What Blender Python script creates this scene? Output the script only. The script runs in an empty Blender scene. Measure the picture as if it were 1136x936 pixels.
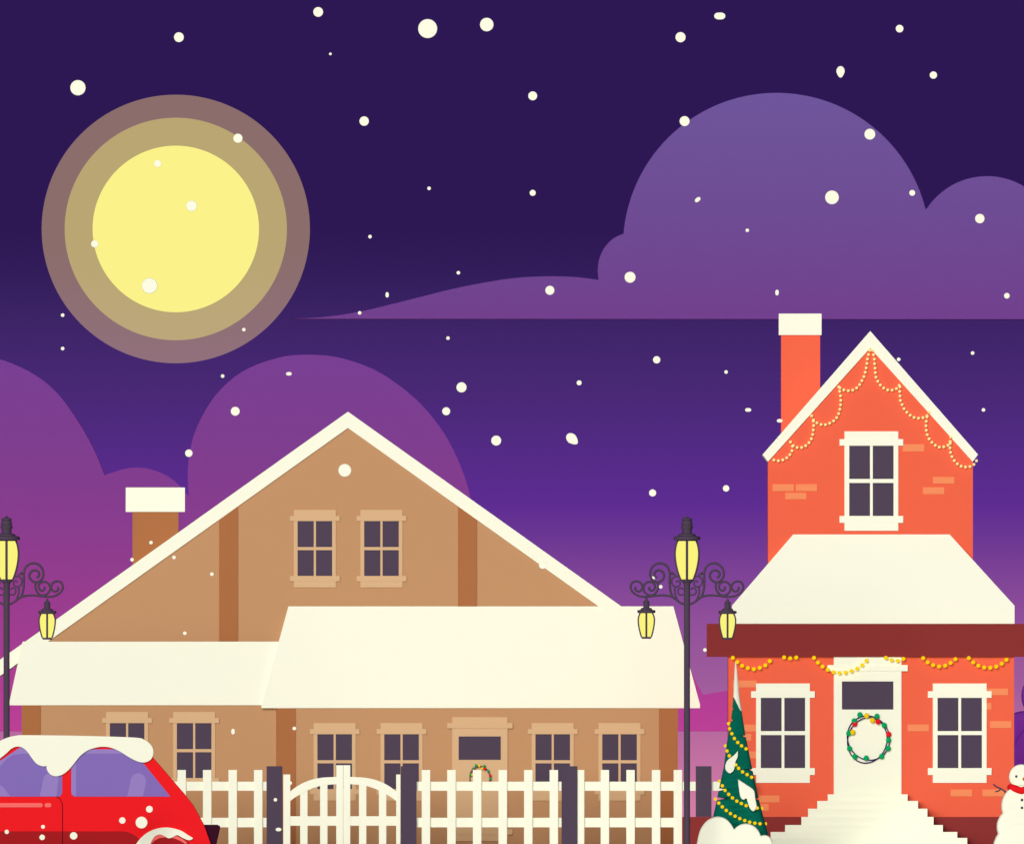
import bpy, bmesh, math, random
from math import pi, sin, cos, radians
from mathutils import Vector

random.seed(7)
scene = bpy.context.scene
col = scene.collection
F = 108000.0          # focal length in photo pixels (photo is 1136 x 936): a very long lens
BACK = 1740.0         # the camera stands this far behind the street's zero line
EYE = 0.75            # eye height
HZ = 940.0            # photo row of the eye level

def P(px, py, Y):
    return ((px - 568.0) * S(Y), Y, EYE + (HZ - py) * S(Y))
def S(Y): return (Y + BACK) / F       # metres per photo pixel at street depth Y
def PX(px, Y): return (px - 568.0) * S(Y)
def PZ(py, Y): return EYE + (HZ - py) * S(Y)

# ------------------------------------------------------------------ materials
def lin(c):
    c /= 255.0
    return c / 12.92 if c <= 0.04045 else ((c + 0.055) / 1.055) ** 2.4
LIGHT = (1.09, 1.045, 1.05)      # measured brightness of a white wall under this light
def mat(name, rgb, k=1.0, rough=0.9, grain=0.03, scale=3.0):
    m = bpy.data.materials.new(name); m.use_nodes = True
    nt = m.node_tree; b = nt.nodes['Principled BSDF']
    c = [min(0.93, lin(v) / LIGHT[i] * k) for i, v in enumerate(rgb)]
    b.inputs['Roughness'].default_value = rough
    b.inputs['Specular IOR Level'].default_value = 0.0
    if grain:
        tc = nt.nodes.new('ShaderNodeTexCoord')
        n = nt.nodes.new('ShaderNodeTexNoise'); n.inputs['Scale'].default_value = scale
        n.inputs['Detail'].default_value = 4
        mx = nt.nodes.new('ShaderNodeMix'); mx.data_type = 'RGBA'
        mx.inputs[6].default_value = [min(.95, v * (1 - grain)) for v in c] + [1]
        mx.inputs[7].default_value = [min(.95, v * (1 + grain)) for v in c] + [1]
        nt.links.new(tc.outputs['Object'], n.inputs['Vector'])
        nt.links.new(n.outputs['Fac'], mx.inputs[0])
        nt.links.new(mx.outputs[2], b.inputs['Base Color'])
    else:
        b.inputs['Base Color'].default_value = c + [1]
    return m
def glow(name, rgb_lin, strength=1.0):
    m = bpy.data.materials.new(name); m.use_nodes = True
    nt = m.node_tree; nt.nodes.clear()
    o = nt.nodes.new('ShaderNodeOutputMaterial'); e = nt.nodes.new('ShaderNodeEmission')
    e.inputs['Color'].default_value = tuple(rgb_lin) + (1,); e.inputs['Strength'].default_value = strength
    nt.links.new(e.outputs[0], o.inputs['Surface'])
    return m
def veil(name, rgb_lin, alpha, emit):
    """part see-through surface: alpha of colour, the rest passes"""
    m = bpy.data.materials.new(name); m.use_nodes = True
    nt = m.node_tree; nt.nodes.clear()
    o = nt.nodes.new('ShaderNodeOutputMaterial')
    a = nt.nodes.new('ShaderNodeEmission' if emit else 'ShaderNodeBsdfDiffuse')
    a.inputs['Color'].default_value = tuple(rgb_lin) + (1,)
    t = nt.nodes.new('ShaderNodeBsdfTransparent'); mx = nt.nodes.new('ShaderNodeMixShader')
    mx.inputs[0].default_value = alpha
    nt.links.new(t.outputs[0], mx.inputs[1]); nt.links.new(a.outputs[0], mx.inputs[2])
    nt.links.new(mx.outputs[0], o.inputs['Surface'])
    return m
def L3(r, g, b): return (lin(r), lin(g), lin(b))

M = dict(
    snow=mat('cream_snow', (252, 249, 224), grain=0.006, scale=2),
    whitewood=mat('cream_paint', (252, 249, 224), grain=0.006, scale=6),
    brown=mat('tan_render', (196, 146, 104), grain=0.012),
    trim=mat('pale_tan_trim', (218, 177, 134), grain=0.01),
    timber=mat('russet_timber', (174, 110, 68), grain=0.015),
    dark=mat('aubergine_pane', (82, 68, 84), grain=0.01),
    iron=mat('aubergine_iron', (82, 68, 84), grain=0.01),
    post=mat('aubergine_wood', (82, 68, 84), grain=0.015),
    orange=mat('orange_brick', (242, 102, 72), grain=0.012),
    brick=mat('pale_brick', (247, 142, 94), grain=0.012),
    maroon=mat('maroon_board', (139, 52, 50), grain=0.015),
    car=mat('red_paint', (237, 31, 36), k=1.06, grain=0.0, rough=.5),
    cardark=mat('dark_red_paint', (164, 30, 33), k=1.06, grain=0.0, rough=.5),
    carglass=mat('violet_glass', (131, 106, 177), k=1.06, grain=0.0),
    frost=mat('frosted_glass', (149, 125, 187), k=1.06, grain=0.0),  # paler violet painted on as reflections and seat shapes in the glass
    pink=mat('salmon_trim', (247, 107, 102), k=1.06, grain=0.0),  # paints the sheen line on the doors, and the arch trim
    bumper=mat('dark_bumper', (58, 18, 38), grain=0.0),
    rubber=mat('tyre_rubber', (40, 34, 42), grain=0.02),
    metal=mat('wheel_metal', (190, 185, 190), grain=0.0),
    fir=mat('fir_green', (8, 104, 84), grain=0.03, scale=8),
    navy=mat('navy_twig', (48, 25, 92), grain=0.0),
    wgreen=mat('bauble_green', (8, 168, 94), grain=0.0),
    wred=mat('bauble_red', (240, 30, 40), grain=0.0),
    wyellow=mat('bauble_yellow', (252, 206, 12), grain=0.0),
    scarf=mat('scarf_red', (237, 31, 36), grain=0.02, scale=30),
    carrot=mat('carrot_orange', (245, 140, 40), grain=0.0),
    bush=mat('violet_leaves', (152, 61, 184), grain=0.01),
    bark=mat('bark', (70, 50, 70), grain=0.1, scale=10),
    ground=mat('snow_ground', (246, 243, 226), grain=0.02, scale=.6),
    road=mat('asphalt', (66, 62, 72), grain=0.1, scale=6),
    pave=mat('pavement', (150, 140, 150), grain=0.06, scale=3),
    lampglass=glow('lamp_glow', L3(252, 244, 125)),
    bulb=glow('warm_bulb', L3(253, 212, 8)),
    bulbpale=glow('pale_bulb', L3(253, 236, 160)),
    wire=mat('wire', (200, 150, 40), grain=0.0),
    moon=glow('moon_face', (.978, .960, .250)),
    halo_in=veil('inner_moon_ring', (.919, .838, .2), 0.194, True),
    halo_out=veil('outer_moon_ring', (.954, .586, .321), 0.134, True),
    cloud_hi=mat('violet_cloud', (113, 63, 139), grain=0.0),
    mist_hi=veil('blue_violet_mist', (.235, .165, .52), 0.3, False),
    cloud_lo=mat('magenta_cloud', (186, 63, 147), grain=0.0),
    mist_lo=veil('violet_mist', (.225, .07, .385), 0.5, False),
)

def density(m, z0, z1, a0, a1):
    nt = m.node_tree
    mx = next(n for n in nt.nodes if n.type == 'MIX_SHADER')
    tc = nt.nodes.new('ShaderNodeTexCoord'); sp = nt.nodes.new('ShaderNodeSeparateXYZ'); mr = nt.nodes.new('ShaderNodeMapRange')
    for k, v in zip(('From Min', 'From Max', 'To Min', 'To Max'), (z0, z1, 1, 0)): mr.inputs[k].default_value = v
    nt.links.new(tc.outputs['Object'], sp.inputs[0]); nt.links.new(sp.outputs['Z'], mr.inputs['Value'])
    pw = nt.nodes.new('ShaderNodeMath'); pw.operation = 'POWER'; pw.inputs[1].default_value = 1
    ma = nt.nodes.new('ShaderNodeMapRange'); ma.inputs['To Min'].default_value = a1; ma.inputs['To Max'].default_value = a0
    nt.links.new(mr.outputs[0], pw.inputs[0]); nt.links.new(pw.outputs[0], ma.inputs['Value'])
    nt.links.new(ma.outputs[0], mx.inputs[0])
density(M['mist_lo'], 0.0, 415 * S(241.5), 0.0, .5)      # added tint sheets: strongest on the cloud crowns, none at the base
density(M['mist_hi'], 0.0, 250 * S(301.5), 0.0, .3)

# ------------------------------------------------------------------ mesh helpers
class MB:
    def __init__(self): self.v = []; self.f = []; self.mi = []
    def add(self, vs, fs, mi=0):
        n = len(self.v); self.v += [tuple(p) for p in vs]
        self.f += [tuple(n + i for i in f) for f in fs]; self.mi += [mi] * len(fs)
        return self
    def box(self, x0, x1, y0, y1, z0, z1, mi=0):
        vs = [(x, y, z) for x in (x0, x1) for y in (y0, y1) for z in (z0, z1)]
        return self.add(vs, [(0, 1, 3, 2), (4, 6, 7, 5), (0, 4, 5, 1), (2, 3, 7, 6), (0, 2, 6, 4), (1, 5, 7, 3)], mi)
    def pbox(self, px0, px1, py0, py1, Y, depth, mi=0):
        """box whose front face covers a photo rectangle at distance Y, going back by depth"""
        return self.box(PX(px0, Y), PX(px1, Y), Y, Y + depth, PZ(py1, Y), PZ(py0, Y), mi)
    def prism(self, pts, y0, y1, mi=0):
        """extrude an XZ outline from y0 to y1"""
        n = len(pts)
        vs = [(x, y0, z) for x, z in pts] + [(x, y1, z) for x, z in pts]
        fs = [tuple(range(n)), tuple(range(2 * n - 1, n - 1, -1))]
        fs += [(i, (i + 1) % n, n + (i + 1) % n, n + i) for i in range(n)]
        return self.add(vs, fs, mi)
    def pprism(self, ppts, Y, depth, mi=0):
        return self.prism([(PX(a, Y), PZ(b, Y)) for a, b in ppts], Y, Y + depth, mi)
    def tube(self, pts, r, n=8, mi=0, cap=True):
        pts = [Vector(p) for p in pts]; m = len(pts); vs = []
        rr = r if isinstance(r, (list, tuple)) else [r] * m
        up = Vector((0, 1, 0))
        for i, p in enumerate(pts):
            t = (pts[min(i + 1, m - 1)] - pts[max(i - 1, 0)])
            t = t.normalized() if t.length > 1e-9 else Vector((0, 0, 1))
            a = up if abs(t.dot(up)) < .9 else Vector((1, 0, 0))
            u = t.cross(a).normalized(); w = t.cross(u).normalized()
            for k in range(n):
                g = 2 * pi * k / n
                vs.append(p + (u * cos(g) + w * sin(g)) * rr[i])
        fs = [(i * n + k, i * n + (k + 1) % n, (i + 1) * n + (k + 1) % n, (i + 1) * n + k)
              for i in range(m - 1) for k in range(n)]
        if cap: fs += [tuple(range(n)), tuple(range(m * n - 1, (m - 1) * n - 1, -1))]
        return self.add(vs, fs, mi)
    def lathe(self, prof, cx, cy, n=24, axis='z', mi=0):
        """prof = [(radius, height)...] about a vertical (or y) axis"""
        vs = []
        for r, h in prof:
            for k in range(n):
                g = 2 * pi * k / n
                if axis == 'z': vs.append((cx + r * cos(g), cy + r * sin(g), h))
                else: vs.append((cx + r * cos(g), h, cy + r * sin(g)))
        m = len(prof)
        fs = [(i * n + k, i * n + (k + 1) % n, (i + 1) * n + (k + 1) % n, (i + 1) * n + k)
              for i in range(m - 1) for k in range(n)]
        fs += [tuple(range(n)), tuple(range(m * n - 1, (m - 1) * n - 1, -1))]
        return self.add(vs, fs, mi)
    def ball(self, c, r, n=24, mi=0, plump=0):
        rx, ry, rz = r if isinstance(r, (tuple, list)) else (r, r, r)
        m = max(6, n // 2); vs = []; base = len(self.v)
        if plump:      # a fuller front and back: outline circle kept, belly fuller than a ball
            half = [(.02, 1), (.5, .995), (.8, .98), (.93, .955), (.965, .92), (.985, .85), (1, .6), (1, .2)]
            prof = [(q, -h) for q, h in half] + [(q, h) for q, h in reversed(half)]
            m = len(prof) + 1
            vs = [(c[0] + rx * q * cos(2 * pi * k / n), c[1] + ry * h, c[2] + rz * q * sin(2 * pi * k / n)) for q, h in prof for k in range(n)]
            fs = [(i * n + k, i * n + (k + 1) % n, (i + 1) * n + (k + 1) % n, (i + 1) * n + k) for i in range(m - 2) for k in range(n)]
            fs += [tuple(range(n)), tuple(range((m - 1) * n - 1, (m - 2) * n - 1, -1))]
            return self.add(vs, fs, mi)
        for i in range(1, m):
            a = pi * i / m
            for k in range(n):
                g = 2 * pi * k / n
                vs.append((c[0] + rx * sin(a) * cos(g), c[1] + ry * sin(a) * sin(g), c[2] + rz * cos(a)))
        vs += [(c[0], c[1], c[2] + rz), (c[0], c[1], c[2] - rz)]
        t, b = len(vs) - 2, len(vs) - 1
        fs = [(i * n + k, i * n + (k + 1) % n, (i + 1) * n + (k + 1) % n, (i + 1) * n + k)
              for i in range(m - 2) for k in range(n)]
        fs += [(t, (k + 1) % n, k) for k in range(n)]
        fs += [(b, (m - 2) * n + k, (m - 2) * n + (k + 1) % n) for k in range(n)]
        return self.add(vs, fs, mi)
    def build(self, name, mats, parent=None, loc=(0, 0, 0), smooth=False, bevel=0):
        off = Vector(loc)
        q = parent
        while q is not None: off += q.location; q = q.parent
        me = bpy.data.meshes.new(name)
        me.from_pydata([tuple(Vector(p) - off) for p in self.v], [], self.f)
        if not isinstance(mats, (list, tuple)): mats = [mats]
        for m in mats: me.materials.append(m)
        for p, i in zip(me.polygons, self.mi): p.material_index = i; p.use_smooth = smooth
        bm = bmesh.new(); bm.from_mesh(me)
        bmesh.ops.recalc_face_normals(bm, faces=bm.faces); bm.to_mesh(me); bm.free()
        if smooth:
            try: me.set_sharp_from_angle(angle=radians(50))
            except Exception: pass
        o = bpy.data.objects.new(name, me); col.objects.link(o)
        o.location = loc
        if parent: o.parent = parent
        if bevel:
            b = o.modifiers.new('bevel', 'BEVEL'); b.width = bevel; b.segments = 3
            b.limit_method = 'ANGLE'; b.angle_limit = radians(50)
        return o
def tag(o, label=None, cat=None, group=None, kind=None):
    for k, v in (('label', label), ('category', cat), ('group', group), ('kind', kind)):
        if v: o[k] = v
    return o
def thing(name, label, cat, loc, group=None):
    o = bpy.data.objects.new(name, None); col.objects.link(o); o.location = loc
    o.empty_display_size = .2
    return tag(o, label, cat, group)
def copy_tree(o, parent=None):
    c = o.copy(); col.objects.link(c); c.parent = parent
    for ch in [x for x in o.children]: copy_tree(ch, c)
    return c
def spline(pts, n=8):
    """Catmull-Rom through 2D/3D points"""
    pts = [Vector(p) for p in pts]; out = []
    for i in range(len(pts) - 1):
        p0 = pts[max(i - 1, 0)]; p1 = pts[i]; p2 = pts[i + 1]; p3 = pts[min(i + 2, len(pts) - 1)]
        for k in range(n):
            t = k / n
            out.append(.5 * ((2 * p1) + (p2 - p0) * t + (2 * p0 - 5 * p1 + 4 * p2 - p3) * t * t
                             + (3 * p1 - p0 - 3 * p2 + p3) * t ** 3))
    out.append(pts[-1]); return out
def resample(pts, step):
    pts = [Vector(p) for p in pts]; out = [pts[0].copy()]; acc = 0
    for a, b in zip(pts, pts[1:]):
        L = (b - a).length; t = step - acc
        while t <= L:
            out.append(a + (b - a) * (t / L)); t += step
        acc = L - (t - step)
    return out

# ------------------------------------------------------------------ the setting
MB().box(-8000, 8000, -2600, 12000, -.5, 0).build('snow_ground', M['ground'])['kind'] = 'structure'
MB().box(-200, 200, 35.2, 43.2, -.2, .004).build('road', M['road'])['kind'] = 'structure'
MB().box(-200, 200, 43.2, 43.4, -.2, .12).build('kerb', M['pave'])['kind'] = 'structure'
MB().box(-200, 200, 43.4, 46.5, -.2, .116).build('pavement', M['pave'])['kind'] = 'structure'

# ------------------------------------------------------------------ sky things
# moon with its halo glow built as two thin emissive shells
YM = 900.0
mc = P(195, 253.5, YM)
mo = thing('moon', 'full yellow moon inside two dim brown rings in the night sky', 'moon', mc)
s = S(YM)
MB().ball(mc, 92.3 * s, 128).build('moon_disc', M['moon'], mo, smooth=True)
MB().ball(mc, 123.3 * s, 128).build('inner_ring', M['halo_in'], mo, smooth=True)
MB().ball(mc, 148.8 * s, 128).build('outer_ring', M['halo_out'], mo, smooth=True)

def arc(cx, cy, r, a0, a1, n=40):
    return [(cx + r * cos(radians(a0 + (a1 - a0) * i / n)), cy - r * sin(radians(a0 + (a1 - a0) * i / n))) for i in range(n + 1)]
hi = [tuple(p) for p in spline([(323, 353), (360, 351), (400, 345), (450, 333), (500, 320.5), (540, 312.5), (575, 307.5), (610, 306), (640, 307), (664, 310)], 6)]
hi += [tuple(p) for p in spline([(663, 300), (664.5, 288), (669.5, 276), (677, 267), (685, 261.5), (693, 258.5)], 6)][:-1]
hi += arc(861.5, 273, 170.3, 175, 14, 70)
hi += arc(1095, 275, 80, 146, -30, 40)
hi += [(1185, 353.5)]
b = MB().pprism(hi, 300.0, 3.0).build('cloud', M['cloud_hi'], loc=P(860, 353, 301.5))
MB().pprism(hi, 299.96, .03).build('mist', M['mist_hi'], b)  # sheet added over the cloud to carry its crown-to-base colour fade
tag(b, 'wide flat based violet cloud above the orange house, trailing a thin tail to the left', 'cloud', 'clouds in the night sky')
lo = [tuple(p) for p in spline([(-70, 420), (-40, 402), (-18, 396.5), (0, 398), (35, 413), (63, 435), (88, 469), (105.7, 501), (116, 526.5)], 6)]
lo += [tuple(p) for p in spline([(117, 526.3), (135, 520.3), (150, 518), (167, 519.8), (185, 527), (199, 538), (209.5, 550)], 6)]
lo += [tuple(p) for p in spline([(208.3, 527), (210.5, 500), (220, 470), (240, 437), (270, 411), (310, 396), (345, 393), (380, 397), (420, 412), (460, 441), (490, 476), (510, 514), (522, 552), (528, 600), (560, 650), (640, 668), (720, 690), (757, 725), (773, 757), (780, 769.5)], 6)]
lo += [tuple(p) for p in spline([(781, 769.4), (808, 765), (840, 762), (880, 770), (905, 790), (912, 810)], 6)]
lo += [(-90, 810), (-90, 450)]
b = MB().pprism(lo, 240.0, 3.0).build('cloud', M['cloud_lo'], loc=P(300, 810, 241.5))
MB().pprism(lo, 239.96, .03).build('mist', M['mist_lo'], b)
tag(b, 'tall magenta cloud of round billows rising behind the tan house', 'cloud', 'clouds in the night sky')

# ------------------------------------------------------------------ windows and doors
def window(parent, cx, top, Y, s, fm, label=None):
    """cased sash window; cx/top in photo pixels, s = size of the casing, Y = wall plane"""
    f = MB()
    def R(x0, x1, y0, y1, proud, back=.0):
        f.pbox(cx + x0 * s, cx + x1 * s, top + y0 * s, top + y1 * s, Y - proud, proud - back)
    R(-23.3, 23.3, 0, 12.4, .022); R(-27.6, 27.6, 6.7, 12.38, .03, .021)       # head and its drip board
    R(-23.3, -19.2, 12.4, 73.2, .02); R(19.2, 23.3, 12.4, 73.2, .02)          # jambs
    R(-19.2, 19.2, 41.2, 44.6, .018); R(-1.2, 1.2, 12.4, 41.2, .0165); R(-1.2, 1.2, 44.6, 73.2, .0165)
    R(-23.3, 23.3, 73.2, 86, .022); R(-27.6, 27.6, 73.22, 79.2, .03, .021)     # sill and its board
    w = f.build('window', fm, parent)
    if label: w['label'] = label
    MB().pbox(cx - 19.3 * s, cx + 19.3 * s, top + 12.3 * s, top + 73.3 * s, Y - .012, .01).build('pane', M['dark'], w)
    return w

# ------------------------------------------------------------------ tan house
YG, YR, YL = 60.62, 60.0, 60.08        # gable wall, right front wall, left front wall
bh = thing('house', 'wide tan house with a broad snowy gable and a long snow covered porch roof', 'house', (PX(386, YG), 65, 0), 'houses')
w = MB()
w.prism([(PX(34, YG), 0), (PX(749, YG), 0), (PX(749, YG), PZ(731, YG)), (PX(386, YG), PZ(472, YG)), (PX(34, YG), PZ(722, YG))], YG, 65.5)
w.box(PX(307, YR), PX(752, YR), YR, YG - .003, 0, PZ(776, YR))
w.box(PX(24, YL), PX(306.7, YL), YL, YG - .003, 0, PZ(776, YL))
w.build('wall', M['brown'], bh)
def ptimber(x0, x1, y0, y1, Y, tops=None):
    m = MB()
    if tops: m.pprism([(x0, y1), (x1, y1), (x1, tops[1]), (x0, tops[0])], Y - .02, .019)
    else: m.pbox(x0, x1, y0, y1, Y - .02, .019)
    m.build('timber_post', M['timber'], bh)
ptimber(243, 264, 0, 710.7, YG, (568, 553)); ptimber(508, 529, 0, 671.6, YG, (553, 568))
G0 = HZ + EYE / S(60.4)
ptimber(24, 45, 778, G0 - 1, YL); ptimber(307, 328, 780, G0, YR); ptimber(731, 752, 780, G0, YR)
roof = MB().pprism([(386, 456), (756, 719.2), (756, 737.2), (386, 474), (-26, 767.2), (-26, 749.2)], 60.585, 5.2).build('roof', M['snow'], bh)
YC = 62.0
ch = MB().pbox(147, 198, 562, 660, YC, 1.0).build('chimney', M['timber'], roof)
MB().pbox(139.5, 205, 540, 567, YC - .03, 1.06).build('snow_cap', M['snow'], roof)

def lean(tl, tr, pt, Yt, bl, br, pb, Ye, lip):
    zt = PZ(pt, Yt); zb = PZ(pb, Ye); zl = PZ(pb - lip, Ye)
    x = lambda p, Y: PX(p, Y)
    vs = [(x(bl, Ye), Ye, zb), (x(br, Ye), Ye, zb), (x(br, Ye), Yt, zb), (x(bl, Ye), Yt, zb),
          (x(bl, Ye), Ye, zl), (x(br, Ye), Ye, zl), (x(br, Ye), Yt, zl), (x(bl, Ye), Yt, zl),
          (x(tl, Yt), Yt, zt), (x(tr, Yt), Yt, zt)]
    fs = [(0, 1, 5, 4), (1, 2, 6, 5), (0, 4, 7, 3), (0, 3, 2, 1), (4, 5, 9, 8), (5, 6, 9), (4, 8, 7), (3, 7, 8, 9, 6, 2)]
    return MB().add(vs, fs)
lean(320, 747, 671.7, YG - .004, 290, 776.5, 784.5, 59.972, 4).build('porch_roof', M['snow'], bh)
lean(25, 330, 710.8, 60.5, 10.5, 320, 781.3, 60.052, 4).build('porch_roof', M['snow'], bh)

for cx in (349.3, 423.2): window(bh, cx, 564.8, YG, 1.0, M['trim'])
for cx in (371.3, 445.5, 613.2, 687.3): window(bh, cx, 801, YR, 1.0, M['trim'])
for cx in (141, 215.4): window(bh, cx, 788.7, YL, 1.0, M['trim'])
def door(parent, cx, hw, ww, top, bot, bar, barb, pane, Y, fm):
    f = MB()
    f.pbox(cx - hw, cx + hw, top, bot, Y - .03, .028)
    f.pbox(cx - ww, cx + ww, bar[0], bar[1], Y - .045, .016)
    if barb: f.pbox(cx - ww, cx + ww, barb[0], barb[1], Y - .045, .016)
    d = f.build('door', fm, parent)
    MB().pbox(pane[0], pane[1], pane[2], pane[3], Y - .038, .009).build('pane', M['dark'], d)
door(bh, 532.4, 30.7, 36.2, 794.5, 932, (801, 807), (918.7, 924.7), (508.8, 555.5, 815.8, 841.7), YR, M['trim'])
m = MB()
for k in range(3): m.box(PX(495 - 6 * k, 60), PX(570 + 6 * k, 60), 59.72 - .28 * k, 59.9, 0, PZ(938, 60) - .2 * k)
m.build('doorstep', M['trim'], bh)

# ------------------------------------------------------------------ red house
YF, YU = 57.4, 57.9
rh = thing('house', 'narrow orange brick house with steep snowy gable and maroon porch board', 'house', (PX(966, YF), 61.4, 0), 'houses')
def z7(u, v): return (820 + u / 3.228, 330 + v / 3.228)
def z5(u, v): return (760 + u / 3.0213, 690 + v / 3.0213)
def zt(u, v): return (770 + u / 4.54, 730 + v / 4.54)
w = MB()
w.pprism([(852, 690), (1079.3, 690), (1079.3, 508), (965.4, 382), (852, 508)], YU, 5.0)
for r in ((120, 196, 666, 691), (203, 279, 666, 691), (165, 241, 697, 720), (586, 663, 523, 549), (694, 771, 640, 664), (658, 735, 677, 702)):
    a = z7(r[0], r[2]); b2 = z7(r[1], r[3]); w.pbox(a[0], b2[0], a[1], b2[1], YU - .012, .011, 1)
w.build('upper_wall', [M['orange'], M['brick']], rh)
w = MB()
w.box(PX(808, YF), PX(1125, YF), YF, 63.4, 0, PZ(690, YF))
for r in ((160, 240, 193, 216), (1000, 1083, 220, 242), (1004, 1027, 268, 290), (1022, 1094, 329, 352), (746, 817, 340, 363), (890, 962, 558, 581), (997, 1069, 558, 581)):
    a = z5(r[0], r[2]); b2 = z5(r[1], r[3]); w.pbox(a[0], b2[0], a[1], b2[1], YF - .012, .011, 1)
for r in ((220, 314, 330, 365), (205, 288, 377, 412), (220, 314, 465, 500), (326, 430, 687, 722), (300, 376, 730, 764)):
    a = zt(r[0], r[2]); b2 = zt(r[1], r[3]); w.pbox(a[0], b2[0], a[1], b2[1], YF - .012, .011, 1)
w.build('lower_wall', [M['orange'], M['brick']], rh)
MB().box(PX(757, 56.9), PX(1175, 56.9), 56.9, 63.6, 0, PZ(905, 56.9)).build('plinth', M['maroon'], rh)
roof = MB().pprism([(965.4, 366.6), (1085, 503.5), (1079, 511.3), (965.4, 385.3), (852, 511.3), (846, 503.5)], 57.865, 5.3).build('roof', M['snow'], rh)
MB().pbox(866.5, 909.8, 366, 510, 59.4, .9).build('chimney', M['orange'], roof)
MB().pbox(864, 911.4, 347.3, 371, 59.37, .96).build('snow_cap', M['snow'], roof)
lean(880, 1053.5, 592, YU - .004, 812, 1125.5, 691, 57.36, 20).build('porch_roof', M['snow'], rh)
MB().box(PX(812, YF), PX(1125, YF), YU + .01, 63.3, PZ(690, YF), PZ(676, YF)).build('side_roof', M['snow'], rh)
MB().pbox(784, 1148, 691, 727.7, 57.335, .063).build('porch_board', M['maroon'], rh)
window(rh, 966.7, 477.8, YU, 1.28, M['whitewood'])
for cx in (868.6, 1064.7): window(rh, cx, 757.2, YF, 1.28, M['whitewood'])
door(rh, 962.5, 37.5, 44.5, 724, 882, (736.7, 743.6), None, (934, 991, 754.9, 786), YF, M['whitewood'])
m = MB()
st = [(918.2, 1006.9, 880), (906.6, 1018.5, 887.3), (896.4, 1028.8, 895.9), (889, 1035.7, 905), (871, 1046, 914), (855, 1062, 921.7), (847, 1073, 928.3),
      (840, 1082, 936), (832, 1091, 944), (824, 1100, 952), (816, 1109, 960), (808, 1118, 968), (800, 1127, 977)]
for k, (a, b2, t) in enumerate(st):
    Y = 57.15 - .26 * k
    m.box(PX(a, Y), PX(b2, Y), Y, 57.35, 0, PZ(t, Y))
m.build('front_steps', M['snow'], rh)

# ------------------------------------------------------------------ strings of lights
def string_lights(lines, Y, r, bm_mat, step, label, name='string_lights', group='strings of little lights'):
    pts0 = lines[0]
    root = thing(name, label, 'string lights', P(pts0[0][0], pts0[0][1], Y), group)
    wr = MB()
    me = None
    for ln in lines:
        sp = spline(ln, 8)
        wr.tube([P(p[0], p[1], Y) for p in sp], .0025, 5)
        for p in resample(sp, step):
            c = Vector(P(p[0], p[1], Y)) - root.location
            if me is None:
                o = MB().ball((0, 0, 0), r, 12).build('bulb', bm_mat, None, smooth=True); me = o.data
            else:
                o = bpy.data.objects.new('bulb', me); col.objects.link(o)
            o.parent = root; o.location = c
    wr.build('wire', M['wire'], root)
    return root
GL = [[(468, 187), (463, 203), (459, 220), (457, 237), (451, 268), (446, 283), (437, 300), (428, 314), (416, 325), (400, 331), (384, 331), (368, 326), (355, 317)],
      [(357, 318), (360, 335), (363, 350), (364, 367), (363, 383), (360, 400), (355, 417), (346, 432), (333, 443), (318, 450), (302, 454), (286, 450), (270, 441), (262, 428), (258, 415)],
      [(266, 440), (267, 450), (266, 467), (264, 484), (260, 500), (252, 515), (240, 527), (226, 534), (211, 535), (197, 531), (186, 519), (178, 502)],
      [(191, 530), (189, 547), (182, 560), (171, 571), (159, 578), (143, 582), (127, 580), (110, 575)]]
GR = [[(478, 187), (481, 203), (484, 220), (485, 237), (487, 253), (488, 270), (491, 287), (498, 300), (508, 314), (521, 324), (537, 330), (553, 328), (569, 320), (576, 304)],
      [(576, 318), (575, 333), (576, 349), (577, 365), (583, 380), (590, 395), (600, 408), (612, 419), (626, 427), (642, 430), (658, 428), (672, 422), (681, 405)],
      [(673, 425), (670, 440), (669, 457), (670, 473), (674, 490), (681, 505), (691, 517), (704, 528), (720, 534), (737, 531), (751, 524), (757, 508), (758, 490)],
      [(756, 520), (755, 540), (758, 556), (764, 571), (773, 585), (789, 599), (805, 604), (822, 604), (837, 598), (848, 586), (854, 570)]]
string_lights([[z7(*p) for p in l] for l in GL], 57.84, .026, M['bulbpale'], 5.0, 'pale string of lights in swags along the left slope of the orange gable')
string_lights([[z7(*p) for p in l] for l in GR], 57.84, .026, M['bulbpale'], 5.0, 'pale string of lights in swags along the right slope of the orange gable')
PG = [[(160, 117), (172, 128), (187, 141), (206, 150), (227, 155), (248, 151), (267, 143), (283, 129), (293, 118)],
      [(332, 115.5), (353, 118.5), (375, 115.5)],
      [(432, 117), (440, 126), (450, 138), (468, 151), (487, 161), (507, 167), (528, 167), (548, 164), (568, 157), (587, 147), (603, 132), (616, 116)],
      [(673, 117), (684, 121.5), (698, 126), (718, 126), (739, 117)],
      [(798, 118), (806, 126), (815, 133), (834, 142), (854, 146), (875, 142), (893, 132), (910, 118)],
      [(951, 118), (961, 127), (973, 138), (992, 147), (1012, 150), (1034, 149), (1054, 141), (1071, 129), (1085, 116)]]
string_lights([[z5(*p) for p in l] for l in PG], 57.31, .037, M['bulb'], 6.8, 'golden string of lights drooping under the maroon porch board')

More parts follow.
